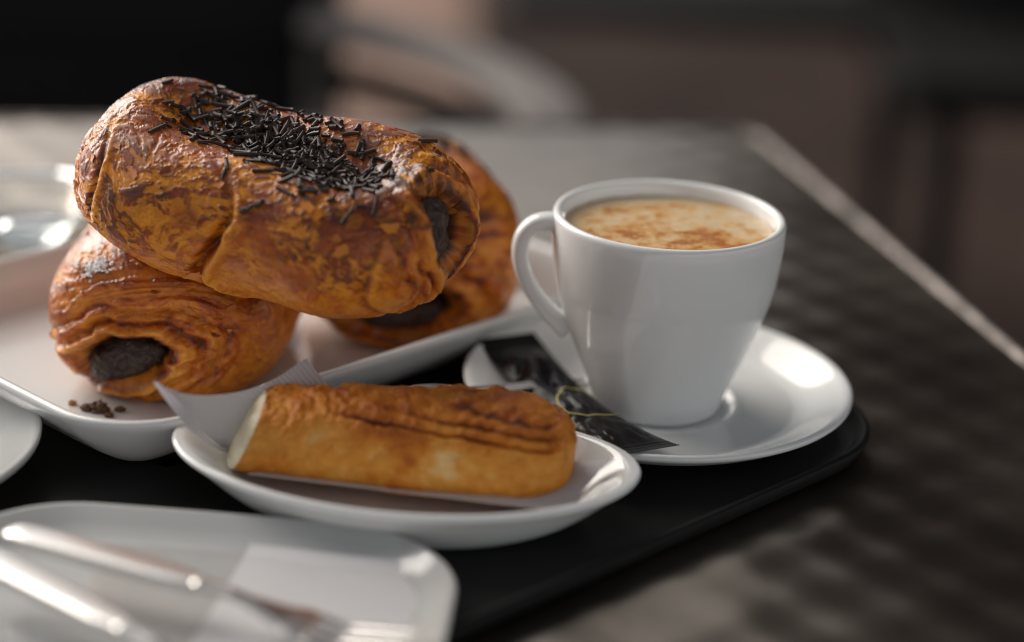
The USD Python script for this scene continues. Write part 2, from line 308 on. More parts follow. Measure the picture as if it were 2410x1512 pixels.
body_prof = smooth_profile([(0.0005, 0.0012), (0.0190, 0.0012), (0.0200, 0.0002), (0.0214, 0.0), (0.0225, 0.0010), (0.0235, 0.0048), (0.0264, 0.0125), (0.0308, 0.0235), (0.0348, 0.0345), (0.0378, 0.0450), (0.0393, 0.0555), (0.0398, 0.0635), (0.0399, 0.0680), (0.0397, 0.0694), (0.0388, 0.0702), (0.0377, 0.0701), (0.0367, 0.0690), (0.0362, 0.066), (0.0360, 0.060), (0.0345, 0.045), (0.0300, 0.030), (0.0235, 0.012), (0.018, 0.006), (0.0005, 0.005)], 170)
obj('body', lathe(body_prof, 224), CHINA, cup)
hp = smooth_profile([(0.0365, 0.0655), (0.0415, 0.0662), (0.0462, 0.0650), (0.0496, 0.0612), (0.0506, 0.0560), (0.0497, 0.0500), (0.0475, 0.0445), (0.0443, 0.0392), (0.0405, 0.0345), (0.0368, 0.0308), (0.0325, 0.0275)], 60)
ha = math.radians(184.0)
hpath = np.c_[hp[:, 0] * math.cos(ha), hp[:, 0] * math.sin(ha), hp[:, 1]]
uu = np.linspace(0, 1, 60)
hw = 0.0088 - 0.0012 * np.sin(np.pi * uu) + 0.002 * np.exp(-uu / 0.06); hh = 0.0058 + 0.0018 * np.exp(-uu / 0.07) + 0.0030 * np.exp(-(1 - uu) / 0.08)
obj('handle', sweep(hpath, hh, hw, nsec=28, e=0.85, upv=(math.sin(ha), -math.cos(ha), 0)), CHINA, cup)
# coffee with crema
nr, nt = 90, 260
rr_ = np.linspace(0.0003, 0.0359, nr); tt = np.linspace(0, 2 * np.pi, nt, endpoint=False)
X = rr_[:, None] * np.cos(tt); Y = rr_[:, None] * np.sin(tt)
Q = np.stack([X, Y, np.zeros_like(X)], -1)
zf = 0.0646 + 0.00035 * (fbm(Q * 220, 4, 3) - 0.5) * 2 + 0.0007 * np.exp(-((0.0360 - rr_[:, None]) / 0.0011)) + 0.00022 * np.maximum(0, noise(Q * 1500, 9) - 0.72) * 3
Pc = np.stack([X, Y, zf], -1)
th_ = np.arctan2(Y + 0.006, X - 0.002) + 55.0 * np.hypot(X - 0.002, Y + 0.006); rr2 = np.hypot(X - 0.002, Y + 0.006)
sw = np.stack([rr2 * 130, np.cos(th_) * 1.1, np.sin(th_) * 1.1], -1)
swirl = fbm(sw + 0.9 * (fbm(Q * 110, 3, 61)[..., None] - 0.5), 4, 60); mott = fbm(Q * 340, 4, 62)
foam = np.clip(0.52 + 1.05 * (swirl - 0.5) + 0.85 * (mott - 0.5) + 0.16 * sstep(Y, 0.012, -0.010) - 0.30 * sstep(np.hypot(X, Y - 0.0), 0.026, 0.033) * sstep(Y, -0.02, 0.01), 0, 1)
COFFEE = mat('coffee_crema', {'tc': ('texture_coordinate', {}), 'at': ('attribute', {'attribute': 'tone'}),
        'n2': ('noise_texture', {'scale': 420.0, 'detail': 4.0, 'roughness': 0.6}),
        'ad': ('math', {'math_type': 'multiply_add', 'value2': 0.30}),
        'cr': ('rgb_ramp', {'ramp': [(0.44, (0.60, 0.45, 0.28)), (0.63, (0.60, 0.39, 0.18)), (0.80, (0.55, 0.29, 0.09)), (0.94, (0.46, 0.19, 0.04)), (1.0, (0.36, 0.125, 0.02))]}),
        'b': ('bump', {'strength': 0.5, 'distance': 0.0005}),
        'p': ('principled_bsdf', {'roughness': 0.40, 'specular_ior_level': 0.4, 'subsurface_weight': 0.2, 'subsurface_radius': (1, 0.6, 0.3), 'subsurface_scale': 0.002})},
        [('tc.object', 'n2.vector'), ('n2.fac', 'ad.value1'), ('at.fac', 'ad.value3'), ('ad.value', 'cr.fac'), ('cr.color', 'p.base_color'), ('n2.fac', 'b.height'), ('b.normal', 'p.normal')])
ct = thing('coffee', 'creamy coffee with mottled brown foam inside the white cup', 'coffee', (CUP[0], CUP[1], 0.0041))
obj('crema', grid(Pc, closed_v=True), COFFEE, ct, tone=np.repeat(foam.reshape(-1, 1), 3, 1))

# big rectangular pastry plate
pa = math.radians(46.6); pu = np.array([math.cos(pa), math.sin(pa)]); pn = np.array([-math.sin(pa), math.cos(pa)])
PL, PW = 0.240, 0.163
p_front, p_corner = 0.4985, 0.352
pc = pu * (p_corner + PL / 2) + pn * (p_front + PW / 2)
plate = thing('rectangular_plate', 'long white rectangular plate with raised rim under the three pastries', 'plate', (pc[0], pc[1], 0), rotm(pa))
obj('dish', loft(PL / 2, PW / 2, 0.030, [(0.026, 0.0012), (0.0245, 0.0), (0.0215, 0.0), (0.0195, 0.0012), (0.0135, 0.0055), (0.0065, 0.0125), (0.0015, 0.0192), (0.0002, 0.0213), (0.0004, 0.0224), (0.0014, 0.0230), (0.0028, 0.0229), (0.0044, 0.0215), (0.0085, 0.0150), (0.0125, 0.0092), (0.0160, 0.0062), (0.020, 0.0052), (0.026, 0.0050)], bow=0.0018), CHINA2, plate)

# bread dish (round, deep, tipped a little where it stands on the square plate)
bd_prof = smooth_profile([(0.0005, 0.0022), (0.032, 0.0022), (0.0345, 0.0018), (0.0355, 0.0), (0.0405, 0.0), (0.0430, 0.0016), (0.0520, 0.0066), (0.0620, 0.0138), (0.0690, 0.0198), (0.0715, 0.0222), (0.0722, 0.0236), (0.0716, 0.0247), (0.0700, 0.0248), (0.0680, 0.0238), (0.0620, 0.0182), (0.0540, 0.0112), (0.0470, 0.0068), (0.0400, 0.0056), (0.0200, 0.0052), (0.0005, 0.0052)], 120)
B = np.array([-0.0315, 0.6065])
ot = thing('oval_dish', 'shallow oval white dish holding the toasted bread and napkin', 'dish', (B[0], B[1], 0.0), rotm(math.radians(-7.0)))
bd_prof = smooth_profile([(0.0005, 0.0028), (0.019, 0.0028), (0.0215, 0.0018), (0.0225, 0.0), (0.0262, 0.0), (0.0280, 0.0012), (0.0318, 0.0048), (0.0360, 0.0098), (0.0395, 0.0142), (0.0412, 0.0160), (0.0418, 0.0172), (0.0415, 0.0182), (0.0404, 0.0186), (0.0388, 0.0178), (0.0360, 0.0148), (0.0318, 0.0098), (0.0275, 0.0068), (0.0230, 0.0058), (0.0150, 0.0055), (0.0005, 0.0055)], 120)
ov, of = lathe(bd_prof, 224)
ov = ov.copy(); rad_ = np.hypot(ov[:, 0], ov[:, 1]); ov[:, 0] *= 1.77; ov[:, 2] += 0.0022 * (ov[:, 0] / 0.072) ** 2 * sstep(rad_, 0.03, 0.042)
obj('dish', (ov, of), CHINA, ot)
# third round dish cut by the left edge of the picture
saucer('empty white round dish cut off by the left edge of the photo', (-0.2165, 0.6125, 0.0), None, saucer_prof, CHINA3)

# square plate nearest the camera
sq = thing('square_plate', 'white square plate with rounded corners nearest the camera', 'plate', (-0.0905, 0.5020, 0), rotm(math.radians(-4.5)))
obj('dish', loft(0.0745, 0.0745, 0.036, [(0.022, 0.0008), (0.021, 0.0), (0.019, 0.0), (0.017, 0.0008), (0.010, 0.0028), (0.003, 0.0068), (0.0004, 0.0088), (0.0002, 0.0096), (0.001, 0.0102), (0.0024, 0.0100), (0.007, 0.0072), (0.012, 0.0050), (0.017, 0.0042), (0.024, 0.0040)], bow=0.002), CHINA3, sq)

# glass ashtray behind the plate
at = thing('glass_ashtray', 'round clear glass ashtray behind the rectangular plate at the left', 'ashtray', (-0.205, 0.846, TZ))
aprof = smooth_profile([(0.0005, 0.0), (0.030, 0.0), (0.0335, 0.001), (0.0365, 0.010), (0.0385, 0.020), (0.0388, 0.0225), (0.0372, 0.0238), (0.0345, 0.0236), (0.0322, 0.0220), (0.0305, 0.012), (0.0290, 0.0065), (0.0250, 0.0055), (0.0005, 0.0055)], 70)
av, af = lathe(aprof, 144)
ang = np.arctan2(av[:, 1], av[:, 0]); notch = sum(np.exp(-((np.angle(np.exp(1j * (ang - a0)))) / 0.11) ** 4) for a0 in (-1.75, 0.35, 2.44))
av = av.copy(); av[:, 2] -= notch * np.clip((av[:, 2] - 0.014) / 0.010, 0, 1) * 0.006
obj('bowl', (av, af), GLASS, at)

# ------------------------------------------------------------------ pastries
def surf(L, ay, az, ns, nt, e1=0.62, e2=0.72, ez=0.86, flat=0.0, seed=0, deform=None, relief=None, toastf=None):
    """One closed rolled-pastry skin round the local x axis. Returns vertices (ns, nt, 3), tone and helpers."""
    ph = np.linspace(0, np.pi, 4000)
    px = -np.sign(np.cos(ph)) * np.abs(np.cos(ph)) ** e1 * L / 2; pr = np.abs(np.sin(ph)) ** e2
    rm = (ay + az) / 2
    s = np.r_[0, np.cumsum(np.hypot(np.diff(px), np.diff(pr * rm)))]
    u = np.linspace(0, s[-1], ns); x = np.interp(u, s, px); rho = np.maximum(np.interp(u, s, pr), 0.004)
    t = np.linspace(0, 2 * np.pi, nt, endpoint=False)
    cy = np.sign(np.cos(t)) * np.abs(np.cos(t)) ** ez; cz = np.sign(np.sin(t)) * np.abs(np.sin(t)) ** ez
    Xg = np.repeat(x[:, None], nt, 1); Yg = ay * rho[:, None] * cy; Zg = az * rho[:, None] * cz
    P = np.stack([Xg, Yg, Zg], -1); R = np.repeat(rho[:, None], nt, 1); T = np.repeat(t[None], ns, 0)
    if deform: P = deform(P, R, T)
    if flat: # bottom rests flat
        lo = -flat; z = P[..., 2]; P[..., 2] = np.where(z < lo, lo + (z - lo) * 0.10, z)
    return P, R, T
def normals(P):
    du = np.gradient(P, axis=0); dv = (np.roll(P, -1, 1) - np.roll(P, 1, 1)) / 2
    n = np.cross(du, dv); n /= np.maximum(np.linalg.norm(n, axis=-1, keepdims=True), 1e-12)
    c = P.reshape(-1, 3).mean(0)
    if ((P - c) * n).sum() < 0: n = -n
    return n
def fold_layers(rad, th, turns, k, seed, Q):
    """Rings of laminated dough on an end face, as a sawtooth spiral."""
    w = rad * k + turns * th / (2 * np.pi) + 0.9 * (fbm(Q * 60, 4, seed) - 0.5) * 2
    f = w - np.floor(w); return f
def finish(P, R, T, seed, caps, creases=(), toast_extra=None, amp=1.0):
    """Wrinkles, flakes and browning. caps: list of (sign, y0, z0, spiral k, turns)."""
    N = normals(P); Q = P.copy()
    warp = np.stack([fbm(Q * 45, 3, seed + 11), fbm(Q * 45, 3, seed + 12), fbm(Q * 45, 3, seed + 13)], -1) - 0.5
    broad = fbm(Q * 26, 3, seed); mid = fbm((Q + warp * 0.016) * 75, 4, seed + 2)
    fine = fbm((Q + warp * 0.012) * np.array([190, 260, 260]), 4, seed + 4)
    vein = np.abs(fbm((Q + warp * 0.014) * 95, 4, seed + 6) - 0.5) * 2            # 0 along vein lines
    flake = sstep(fbm((Q + warp * 0.024) * np.array([190, 260, 260]), 5, seed + 8), 0.535, 0.560)
    flake2 = sstep(fbm((Q + warp * 0.016) * 420, 4, seed + 9), 0.55, 0.60)
    h = amp * (0.0022 * (broad - 0.5) * 2 + 0.00045 * (mid - 0.5) * 2 + 0.00018 * (fine - 0.5) * 2 - 0.00022 * flake - 0.00016 * flake2 - 0.00022 * np.exp(-(vein / 0.07) ** 2))
    toast = 0.56 + 0.85 * (broad - 0.5) + 0.45 * (mid - 0.5) + 0.60 * (fine - 0.5)
    light = np.clip(0.72 * flake * sstep(broad + 0.6 * (mid - 0.5), 0.40, 0.58) + 0.60 * flake2 * sstep(mid, 0.35, 0.55) + 0.40 * np.exp(-(vein / 0.05) ** 2) * sstep(fine, 0.35, 0.6), 0, 1)
    vein2 = np.abs(fbm((Q + warp * 0.010) * np.array([200, 250, 250]), 3, seed + 16) - 0.5) * 2
    crack = np.exp(-(vein2 / 0.045) ** 2) * sstep(mid + 0.5 * (broad - 0.5), 0.40, 0.60)
    h -= amp * 0.00022 * crack; light = np.clip(light + 0.55 * crack, 0, 1)
    top = sstep(N[..., 2], 0.0, 0.75)
    toast += 0.13 * top - 0.26 * sstep(-N[..., 2], -0.15, 0.5)
    char = np.zeros_like(toast)
    for sg, y0, z0, k, turns, depth, ry, rz, slope in caps:
        face = sstep(sg * N[..., 0] + 0.25 * (mid - 0.5), 0.50, 0.86)
        yy, zz = Q[..., 1] - y0, Q[..., 2] - z0
        c_, s_ = math.cos(slope), math.sin(slope)
        a, b = (yy * c_ + zz * s_) / ry, (-yy * s_ + zz * c_) / rz
        rad = np.hypot(a, b); th = np.arctan2(b, a)
        f = fold_layers(rad, th, turns, k, seed + 20, Q)
        h += face * (0.0007 * (f - 0.5) - 0.0004 * sstep(f, 0.80, 1.0))
        lines = fbm(np.stack([rad * 13, th * 1.6, Q[..., 0] * 40], -1), 3, seed + 31)
        h += face * 0.0006 * (lines - 0.5) * 2
        toast = toast * (1 - 0.60 * face) + face * (0.16 + 0.16 * lines + 0.9 * (mid - 0.5) + 0.5 * (fine - 0.5) + 0.10 * sstep(f, 0.70, 0.98))
        light = light * (1 - face) + face * 0.40 * sstep(f, 0.05, 0.3) * (1 - sstep(f, 0.5, 0.7))
        rw = rad * (1 + 0.30 * (fbm(np.stack([np.cos(th) * 2.2, np.sin(th) * 2.2, th * 0 + seed], -1), 3, seed + 50) - 0.5) * 2)
        fm_ = sstep(sg * N[..., 0], 0.05, 0.45) * (sg * Q[..., 0] > 0)
        pit = (1 - sstep(rw, 0.70, 1.12)) * fm_
        h += -depth * pit + fm_ * (0.0020 * np.exp(-((rw - 1.30) / 0.15) ** 2) - 0.0011 * np.exp(-((rw - 1.62) / 0.09) ** 2) + 0.0011 * np.exp(-((rw - 1.85) / 0.12) ** 2) - 0.0008 * np.exp(-((rw - 2.15) / 0.09) ** 2))
        char = np.maximum(char, 0.92 * sstep(pit + 0.35 * (fine - 0.5), 0.22, 0.55))
        toast += fm_ * (0.55 * np.exp(-((rw - 1.10) / 0.10) ** 2) - 0.22 * np.exp(-((rw - 1.34) / 0.12) ** 2) + 0.40 * np.exp(-((rw - 1.62) / 0.07) ** 2) * sstep(mid, 0.3, 0.55) + 0.25 * np.exp(-((rw - 2.15) / 0.07) ** 2))
        light = np.maximum(light, fm_ * 0.55 * np.exp(-((rw - 1.36) / 0.10) ** 2) * sstep(fine, 0.35, 0.6))
    for (x0, w, dpt, t0, tw, wob) in creases:
        dx = Q[..., 0] - x0 - wob * (fbm(np.stack([T * 1.5, T * 0 + seed, T * 0], -1), 3, seed + 40) - 0.5) * 2
        m = np.exp(-(np.angle(np.exp(1j * (T - t0))) / tw) ** 2)
        h += m * (-dpt * np.exp(-(dx / w) ** 2) + 0.55 * dpt * np.exp(-((dx - 2.1 * w) / (1.3 * w)) ** 2))
        light = np.clip(light + 0.8 * m * np.exp(-((dx - 2.1 * w) / (1.0 * w)) ** 2), 0, 1)
        toast += 0.3 * m * np.exp(-(dx / w) ** 2)
    if toast_extra is not None: toast = toast + toast_extra(Q, N)
    Pn = P + N * h[..., None]
    tone = np.stack([np.clip(toast, 0, 1), np.clip(light, 0, 1), np.clip(char, 0, 1)], -1)
    return Pn, tone
def sprinkle_mesh(L, r, bend, rnd):
    n = 5; x = np.linspace(-L / 2, L / 2, n)
    p = np.c_[x, bend * (1 - (2 * x / L) ** 2), np.zeros(n)]
    w = np.full(n, 2 * r) * (1 + 0.05 * nrg.standard_normal(n))
    return sweep(p, w, w * 0.92, nsec=7)
def on_surface(Pn, N, xy, zsign=1):
    """Nearest skin vertex (top side) under local (x, y)."""
    ok = N[..., 2] > 0.05
    V = Pn[ok]; NN = N[ok]
    from scipy.spatial import cKDTree
    d, i = cKDTree(V[:, :2]).query(np.asarray(xy)); return V[i], NN[i]
def oriented(m, p, n, spin, tip=0.0, lift=0.0):
    n = n / np.linalg.norm(n); a = np.cross(n, [0, 0, 1.0]) if abs(n[2]) < 0.95 else np.array([1.0, 0, 0]) - n * n[0]
    a /= np.linalg.norm(a); b = np.cross(n, a)
    X = math.cos(spin) * a + math.sin(spin) * b; X = X * math.cos(tip) + n * math.sin(tip); Z = n - X * (n @ X); Z /= np.linalg.norm(Z); Yv = np.cross(Z, X)
    m = m.copy(); m.vertices = m.vertices @ np.array([X, Yv, Z]) + p + n * lift
    return m
def pastry(name, label, loc, R, P, tone, group):
    t = thing(name, label, 'pastry', loc, R, group)
    v, f = grid(P, closed_v=True)
    obj('crust', (v, f), PASTRY, t, tone=tone.reshape(-1, 3))
    return t
def choc_lump(L, w, h, seed, n=48):
    m = trimesh.creation.icosphere(5); v = m.vertices
    e = 0.8; v = np.sign(v) * np.abs(v) ** e * np.array([w / 2, L / 2, h / 2])
    nn_ = m.vertices
    v = v + nn_ * (0.0021 * (fbm(v * 130, 3, seed) - 0.5) * 2 + 0.0004 * (fbm(v * 520, 3, seed + 2) - 0.5) * 2)[:, None]
    m.vertices = v; return m
def flake_mesh(size, seed):
    n, k = 22, 5
    t = np.linspace(0, 2 * np.pi, n, endpoint=False); q = np.stack([np.cos(t), np.sin(t), t * 0 + seed], -1)
    rad = size * (0.15 + 1.5 * fbm(q * 2.8, 4, seed))
    P = np.stack([np.stack([rad * s_ * np.cos(t) * 1.9, rad * s_ * np.sin(t), size * 0.10 * s_ ** 3 * (fbm(q * 1.6, 2, seed + 3) - 0.25) * 2 - (rad * s_) ** 2 / 0.06], -1) for s_ in np.linspace(0.02, 1, k)])
    return join(grid(P, closed_v=True), grid(P[::-1] - np.array([0, 0, 0.00012]), closed_v=True))
def add_flakes(t, P, N, n, xr, yr, seed, side=None):
    ok = (P[..., 0] > xr[0]) & (P[..., 0] < xr[1]) & (P[..., 1] > yr[0]) & (P[..., 1] < yr[1]) & (N[..., 2] > -0.35)
    if side is not None: ok &= (N @ np.asarray(side, float)) > 0.25
    idx = np.argwhere(ok); r_ = random.Random(seed)
    for k in range(n):
        i, j = idx[r_.randrange(len(idx))]
        obj('flake', oriented(flake_mesh(r_.uniform(0.0007, 0.0018), seed * 100 + k), P[i, j], N[i, j], r_.uniform(-0.5, 0.5), 0.0, 0.00025), FLAKEM[k % 3], t)
PG = 'chocolate pastries stacked on the rectangular plate'

# --- top pastry, lying across the other two
yaw, tilt = math.radians(-22), math.radians(4.0)
X3 = np.array([math.cos(yaw) * math.cos(tilt), math.sin(yaw) * math.cos(tilt), -math.sin(tilt)]); Y3 = np.array([-math.sin(yaw), math.cos(yaw), 0]); Z3 = np.cross(X3, Y3)
R3 = np.stack([X3, Y3, Z3], 1)
rx = math.radians(15.0)
R3 = R3 @ np.array([[1, 0, 0], [0, math.cos(rx), -math.sin(rx)], [0, math.sin(rx), math.cos(rx)]])
def def3(P, R, T):
    x, y, z = P[..., 0], P[..., 1], P[..., 2]
    k = 1 + 0.06 * np.cos(2 * np.pi * (x + 0.045) / 0.085) * np.exp(-(x / 0.05) ** 4)
    y = y * k; up_ = sstep(z, -0.002, 0.018)
    valley = 0.0100 * np.exp(-((y - 0.002 + 0.10 * x) / 0.0150) ** 2) * sstep(x, -0.058, -0.028) * (1 - sstep(x, 0.030, 0.054))
    hump = 0.0042 * np.exp(-((x + 0.047) / 0.015) ** 2) * sstep(y, -0.03, 0.0) + 0.0020 * np.exp(-((x - 0.042) / 0.018) ** 2) + 0.0020 * np.exp(-((y - 0.026) / 0.009) ** 2) * np.exp(-((x - 0.022) / 0.02) ** 2) - 0.0035 * sstep(x, 0.01, 0.06)
    z = z + up_ * (hump - valley) + 0.0065 * sstep(-x, 0.015, 0.062) * sstep(-z, -0.006, 0.016) + 0.003 * sstep(x, 0.03, 0.064) * sstep(-z, 0.0, 0.016); y = y - 0.003 * np.cos(x / 0.06 * 1.5)
    return np.stack([x, y, z], -1)
P3, Ra, Ta = surf(0.134, 0.0370, 0.0280, 560, 680, e1=0.52, e2=0.66, ez=0.92, flat=0.0240, deform=def3)
P3, tone3 = finish(P3, Ra, Ta, 3, [(1, -0.002, 0.003, 2.6, 1.0, 0.0110, 0.0105, 0.0150, 0.0), (-1, 0.0, -0.002, 2.4, 1.0, 0.004, 0.016, 0.008, 0.2)],
    creases=[(-0.004, 0.0020, 0.0058, math.radians(186), 0.70, 0.014), (0.050, 0.0012, 0.0012, math.radians(200), 0.9, 0.003), (-0.050, 0.0014, 0.0016, math.radians(150), 0.6, 0.004)],
    toast_extra=lambda Q, N: 0.20 * np.exp(-((Q[..., 1] - 0.0025 + 0.26 * Q[..., 0]) / 0.017) ** 2) * sstep(Q[..., 2], 0.0, 0.012) + 0.16 * np.exp(-((Q[..., 0] - 0.042) / 0.016) ** 2) * sstep(Q[..., 2], -0.015, 0.01) + 0.14 * np.exp(-((Q[..., 0] + 0.045) / 0.016) ** 2 - ((Q[..., 2] - 0.012) / 0.014) ** 2))
N3 = normals(P3)
L3 = np.array([-0.0795, 0.6700, 0.0805])
t3 = pastry('chocolate_pastry', 'topmost chocolate pastry, thickly strewn with chocolate sprinkles, lying across the other two', L3, R3, P3, tone3, PG)
ch = choc_lump(0.0165, 0.012, 0.0250, 5); ch.apply_translation((0.0560, -0.002, 0.003)); obj('chocolate_filling', ch, CHOC, t3)
cand = []
while len(cand) < 600:
    x = rng.gauss(0.003, 0.0205); y = rng.gauss(0.0025 - 0.26 * x, 0.0072)
    if -0.037 < x < 0.043: cand.append((x, y))
for _ in range(40): cand.append((rng.uniform(-0.05, 0.056), rng.gauss(-0.002, 0.014)))
cand = np.array(cand); nrg.shuffle(cand)
pos, nor = on_surface(P3, N3, cand)
dens = np.exp(-((cand[:, 1] - 0.0025 + 0.26 * cand[:, 0]) / 0.010) ** 2) * np.exp(-((cand[:, 0] + 0.002) / 0.030) ** 4)
under = []
order = np.argsort(-(pos @ np.array([0.0, 0.0, 1.0])) * 0 + np.arange(len(cand)))
for k, i in enumerate(order):
    L = rng.choice((rng.uniform(0.0022, 0.0045), rng.uniform(0.004, 0.0075))); r = rng.uniform(0.00058, 0.00082)
    deep = k < 350
    m = sprinkle_mesh(L, r, rng.gauss(0, 0.00018), rng)
    lift = r * 0.7 + (0 if deep else dens[i] * rng.uniform(0.0006, 0.0022))
    m = oriented(m, pos[i], nor[i], rng.uniform(0, math.pi), rng.gauss(0, 0.10 + 0.25 * dens[i] * (not deep)), lift)
    if deep: under.append(m)
    else: obj('sprinkle', m, SPRINK[rng.randrange(3)], t3)
obj('sprinkle_bed', join(*under), SPRINK[1], t3, kind='stuff')
sh = choc_lump(0.0028, 0.0088, 0.0024, 8); p_, n_ = on_surface(P3, N3, [(0.010, -0.0315)]); 
obj('chocolate_shard', oriented(sh, p_[0], n_[0], 0.7, 0, 0.0005), CHOC, t3)

add_flakes(t3, P3, N3, 34, (-0.06, 0.062), (-0.05, 0.01), 3, (0, -0.8, 0.3))
def dented(P, R, L):
    """Presses a lower pastry down where the topmost one rests on it."""
    q = (P @ R.T + L - L3) @ R3
    depth = np.maximum(q[..., 2] + 0.0258 - 0.0065 * sstep(-q[..., 0], 0.015, 0.062) - 0.5 * np.maximum(np.abs(q[..., 1]) - 0.024, 0), 0)
    w = (1 - sstep(np.abs(q[..., 0]), 0.058, 0.070)) * (1 - sstep(np.abs(q[..., 1]), 0.032, 0.040))
    q[..., 2] -= depth * w * 0.97
    return (q @ R3.T + L3 - L) @ R
# --- lower left pastry, its open end towards the camera
def frame(front, tilt=0.0):
    X = np.array([front[0], front[1], 0.0]); X /= np.linalg.norm(X); X = X * math.cos(tilt) + np.array([0, 0, 1]) * math.sin(tilt)
    Y = np.cross([0, 0, 1.0], X); Y /= np.linalg.norm(Y); return np.stack([X, Y, np.cross(X, Y)], 1)
def def1(P, R, T):
    x, y, z = P[..., 0], P[..., 1], P[..., 2]
    y = y * (1 + 0.05 * np.sin(x * 40)); z = z + 0.003 * sstep(z, 0, 0.02) * np.cos(x / 0.05 * 1.2) - 0.006 * sstep(z, 0.005, 0.02) * sstep(y, 0.010, 0.036) * 0.8
    return np.stack([x, y, z], -1)
P1, Ra, Ta = surf(0.108, 0.0405, 0.0305, 420, 600, e1=0.52, e2=0.66, ez=0.88, flat=0.0258, deform=def1)
P1, tone1 = finish(P1, Ra, Ta, 51, [(1, -0.0095, -0.0100, 1.7, 1.0, 0.0130, 0.0180, 0.0092, 0.36), (-1, 0.0, 0, 2.2, 1.0, 0.004, 0.014, 0.007, 0.2)],
    creases=[(0.020, 0.0015, 0.0014, math.radians(70), 0.6, 0.004)])
L1 = np.array([-0.1155, 0.7140, 0.0310]); R1 = frame((-0.12, -0.99))
P1 = dented(P1, R1, L1)
t1 = pastry('chocolate_pastry', 'lower left chocolate pastry dusted with a white sugar spot, its open end facing the camera', L1, R1, P1, tone1, PG)
ch = choc_lump(0.0290, 0.013, 0.0140, 15); ch.apply_transform(trimesh.transformations.rotation_matrix(0.36, (1, 0, 0))); ch.apply_translation((0.0430, -0.0095, -0.0110)); obj('chocolate_filling', ch, CHOC, t1)
N1 = normals(P1)
add_flakes(t1, P1, N1, 26, (-0.03, 0.06), (-0.04, 0.04), 5, (0.6, 0, 0.5))

# --- lower right pastry
def def2(P, R, T):
    x, y, z = P[..., 0], P[..., 1], P[..., 2]
    return np.stack([x, y * (1 + 0.04 * np.sin(x * 50)), z + 0.006 * sstep(z, 0, 0.02) * sstep(y, -0.01, 0.03)], -1)
P2, Ra, Ta = surf(0.104, 0.0400, 0.0325, 360, 480, e1=0.52, e2=0.62, ez=0.88, flat=0.0270, deform=def2)
P2, tone2 = finish(P2, Ra, Ta, 83, [(1, -0.007, -0.0115, 1.7, 1.0, 0.0130, 0.0195, 0.0090, 0.14), (-1, 0.0, 0, 2.2, 1.0, 0.004, 0.014, 0.007, 0.2)])
L2 = np.array([-0.0425, 0.7730, 0.0320]); R2 = frame((0.22, -0.975))
P2 = dented(P2, R2, L2)
t2 = pastry('chocolate_pastry', 'lower right chocolate pastry half hidden behind the topmost one, nearest the cup', L2, R2, P2, tone2, PG)
ch = choc_lump(0.031, 0.013, 0.0135, 25); ch.apply_translation((0.0410, -0.007, -0.0120)); obj('chocolate_filling', ch, CHOC, t2)
N2 = normals(P2)
add_flakes(t2, P2, N2, 14, (0.0, 0.06), (-0.05, 0.05), 9, (0.5, 0.6, 0.3))
for (tt_, PP, NN, L_, spots) in ((t1, P1, N1, L1, [(rng.gauss(-0.005, 0.018), rng.gauss(0.012, 0.012)) for _ in range(46)]), (t2, P2, N2, L2, [(rng.gauss(-0.022, 0.011), rng.gauss(0.008, 0.009)) for _ in range(80)])):
    pos, nor = on_surface(PP, NN, np.array(spots))
    for p_, n_ in zip(pos, nor):
        r = rng.uniform(0.0005, 0.00068)
        obj('sprinkle', oriented(sprinkle_mesh(rng.uniform(0.003, 0.007), r, rng.uniform(-0.0005, 0.0005), rng), p_, n_, rng.uniform(0, 3.14), rng.gauss(0, 0.1), r * 0.7), SPRINK[rng.randrange(3)], tt_)
# sugar spot on the lower left one
sug = []
for k in range(190):
    a, b = rng.gauss(0, 1), rng.gauss(0, 1)
    main = k < 120
    x, y = (0.0450 + 0.0009 * a, -0.0195 + 0.0019 * b) if main else (0.0440 + 0.0040 * a, -0.0150 + 0.0070 * b)
    p_, n_ = on_surface(P1, N1, [(x, y)])
    if p_[0][2] < 0.009: continue
    s_ = rng.uniform(0.0004, 0.0009) if main else rng.uniform(0.0002, 0.00055)
    m = trimesh.creation.icosphere(1, radius=s_); m.vertices *= np.array([1.2, 1, 0.55]); m.vertices += nrg.normal(0, s_ * 0.12, m.vertices.shape)
    sug.append(oriented(m, p_[0], n_[0], rng.uniform(0, 3), 0, s_ * 0.2))
obj('sugar_dusting', join(*sug), SUGAR, t1, smooth=False, kind='stuff')

# crumbs on the plate
for (x, y, s_, m_, lab) in ((-0.1482, 0.6646, 0.0010, CRUMBL, 'pale flake of pastry leftmost of the crumbs on the plate'), (-0.1422, 0.6603, 0.0016, CRUMBM, 'dark brown crumb on the plate, left of the biggest crumb'), (-0.1378, 0.6599, 0.0023, CRUMBM, 'biggest dark brown crumb on the plate below the left pastry'), (-0.1339, 0.6557, 0.0010, CRUMBM, 'tiny dark crumb lying nearest the plate rim'), (-0.1312, 0.6608, 0.0012, CRUMBM, 'small dark crumb rightmost of the crumbs on the plate')):
    m = trimesh.creation.icosphere(2, radius=1.0); v = m.vertices; m.vertices = v * s_ * (0.35 + 1.5 * fbm(v * 2.4 + x * 900, 4, 5))[:, None] * np.array([1.3, 1.0, 0.85])
    obj('crumb', m, m_, None, smooth=False, label=lab, cat='crumb', group='crumbs on the rectangular plate', loc=(x, y, 0.0050 + s_ * 0.55))

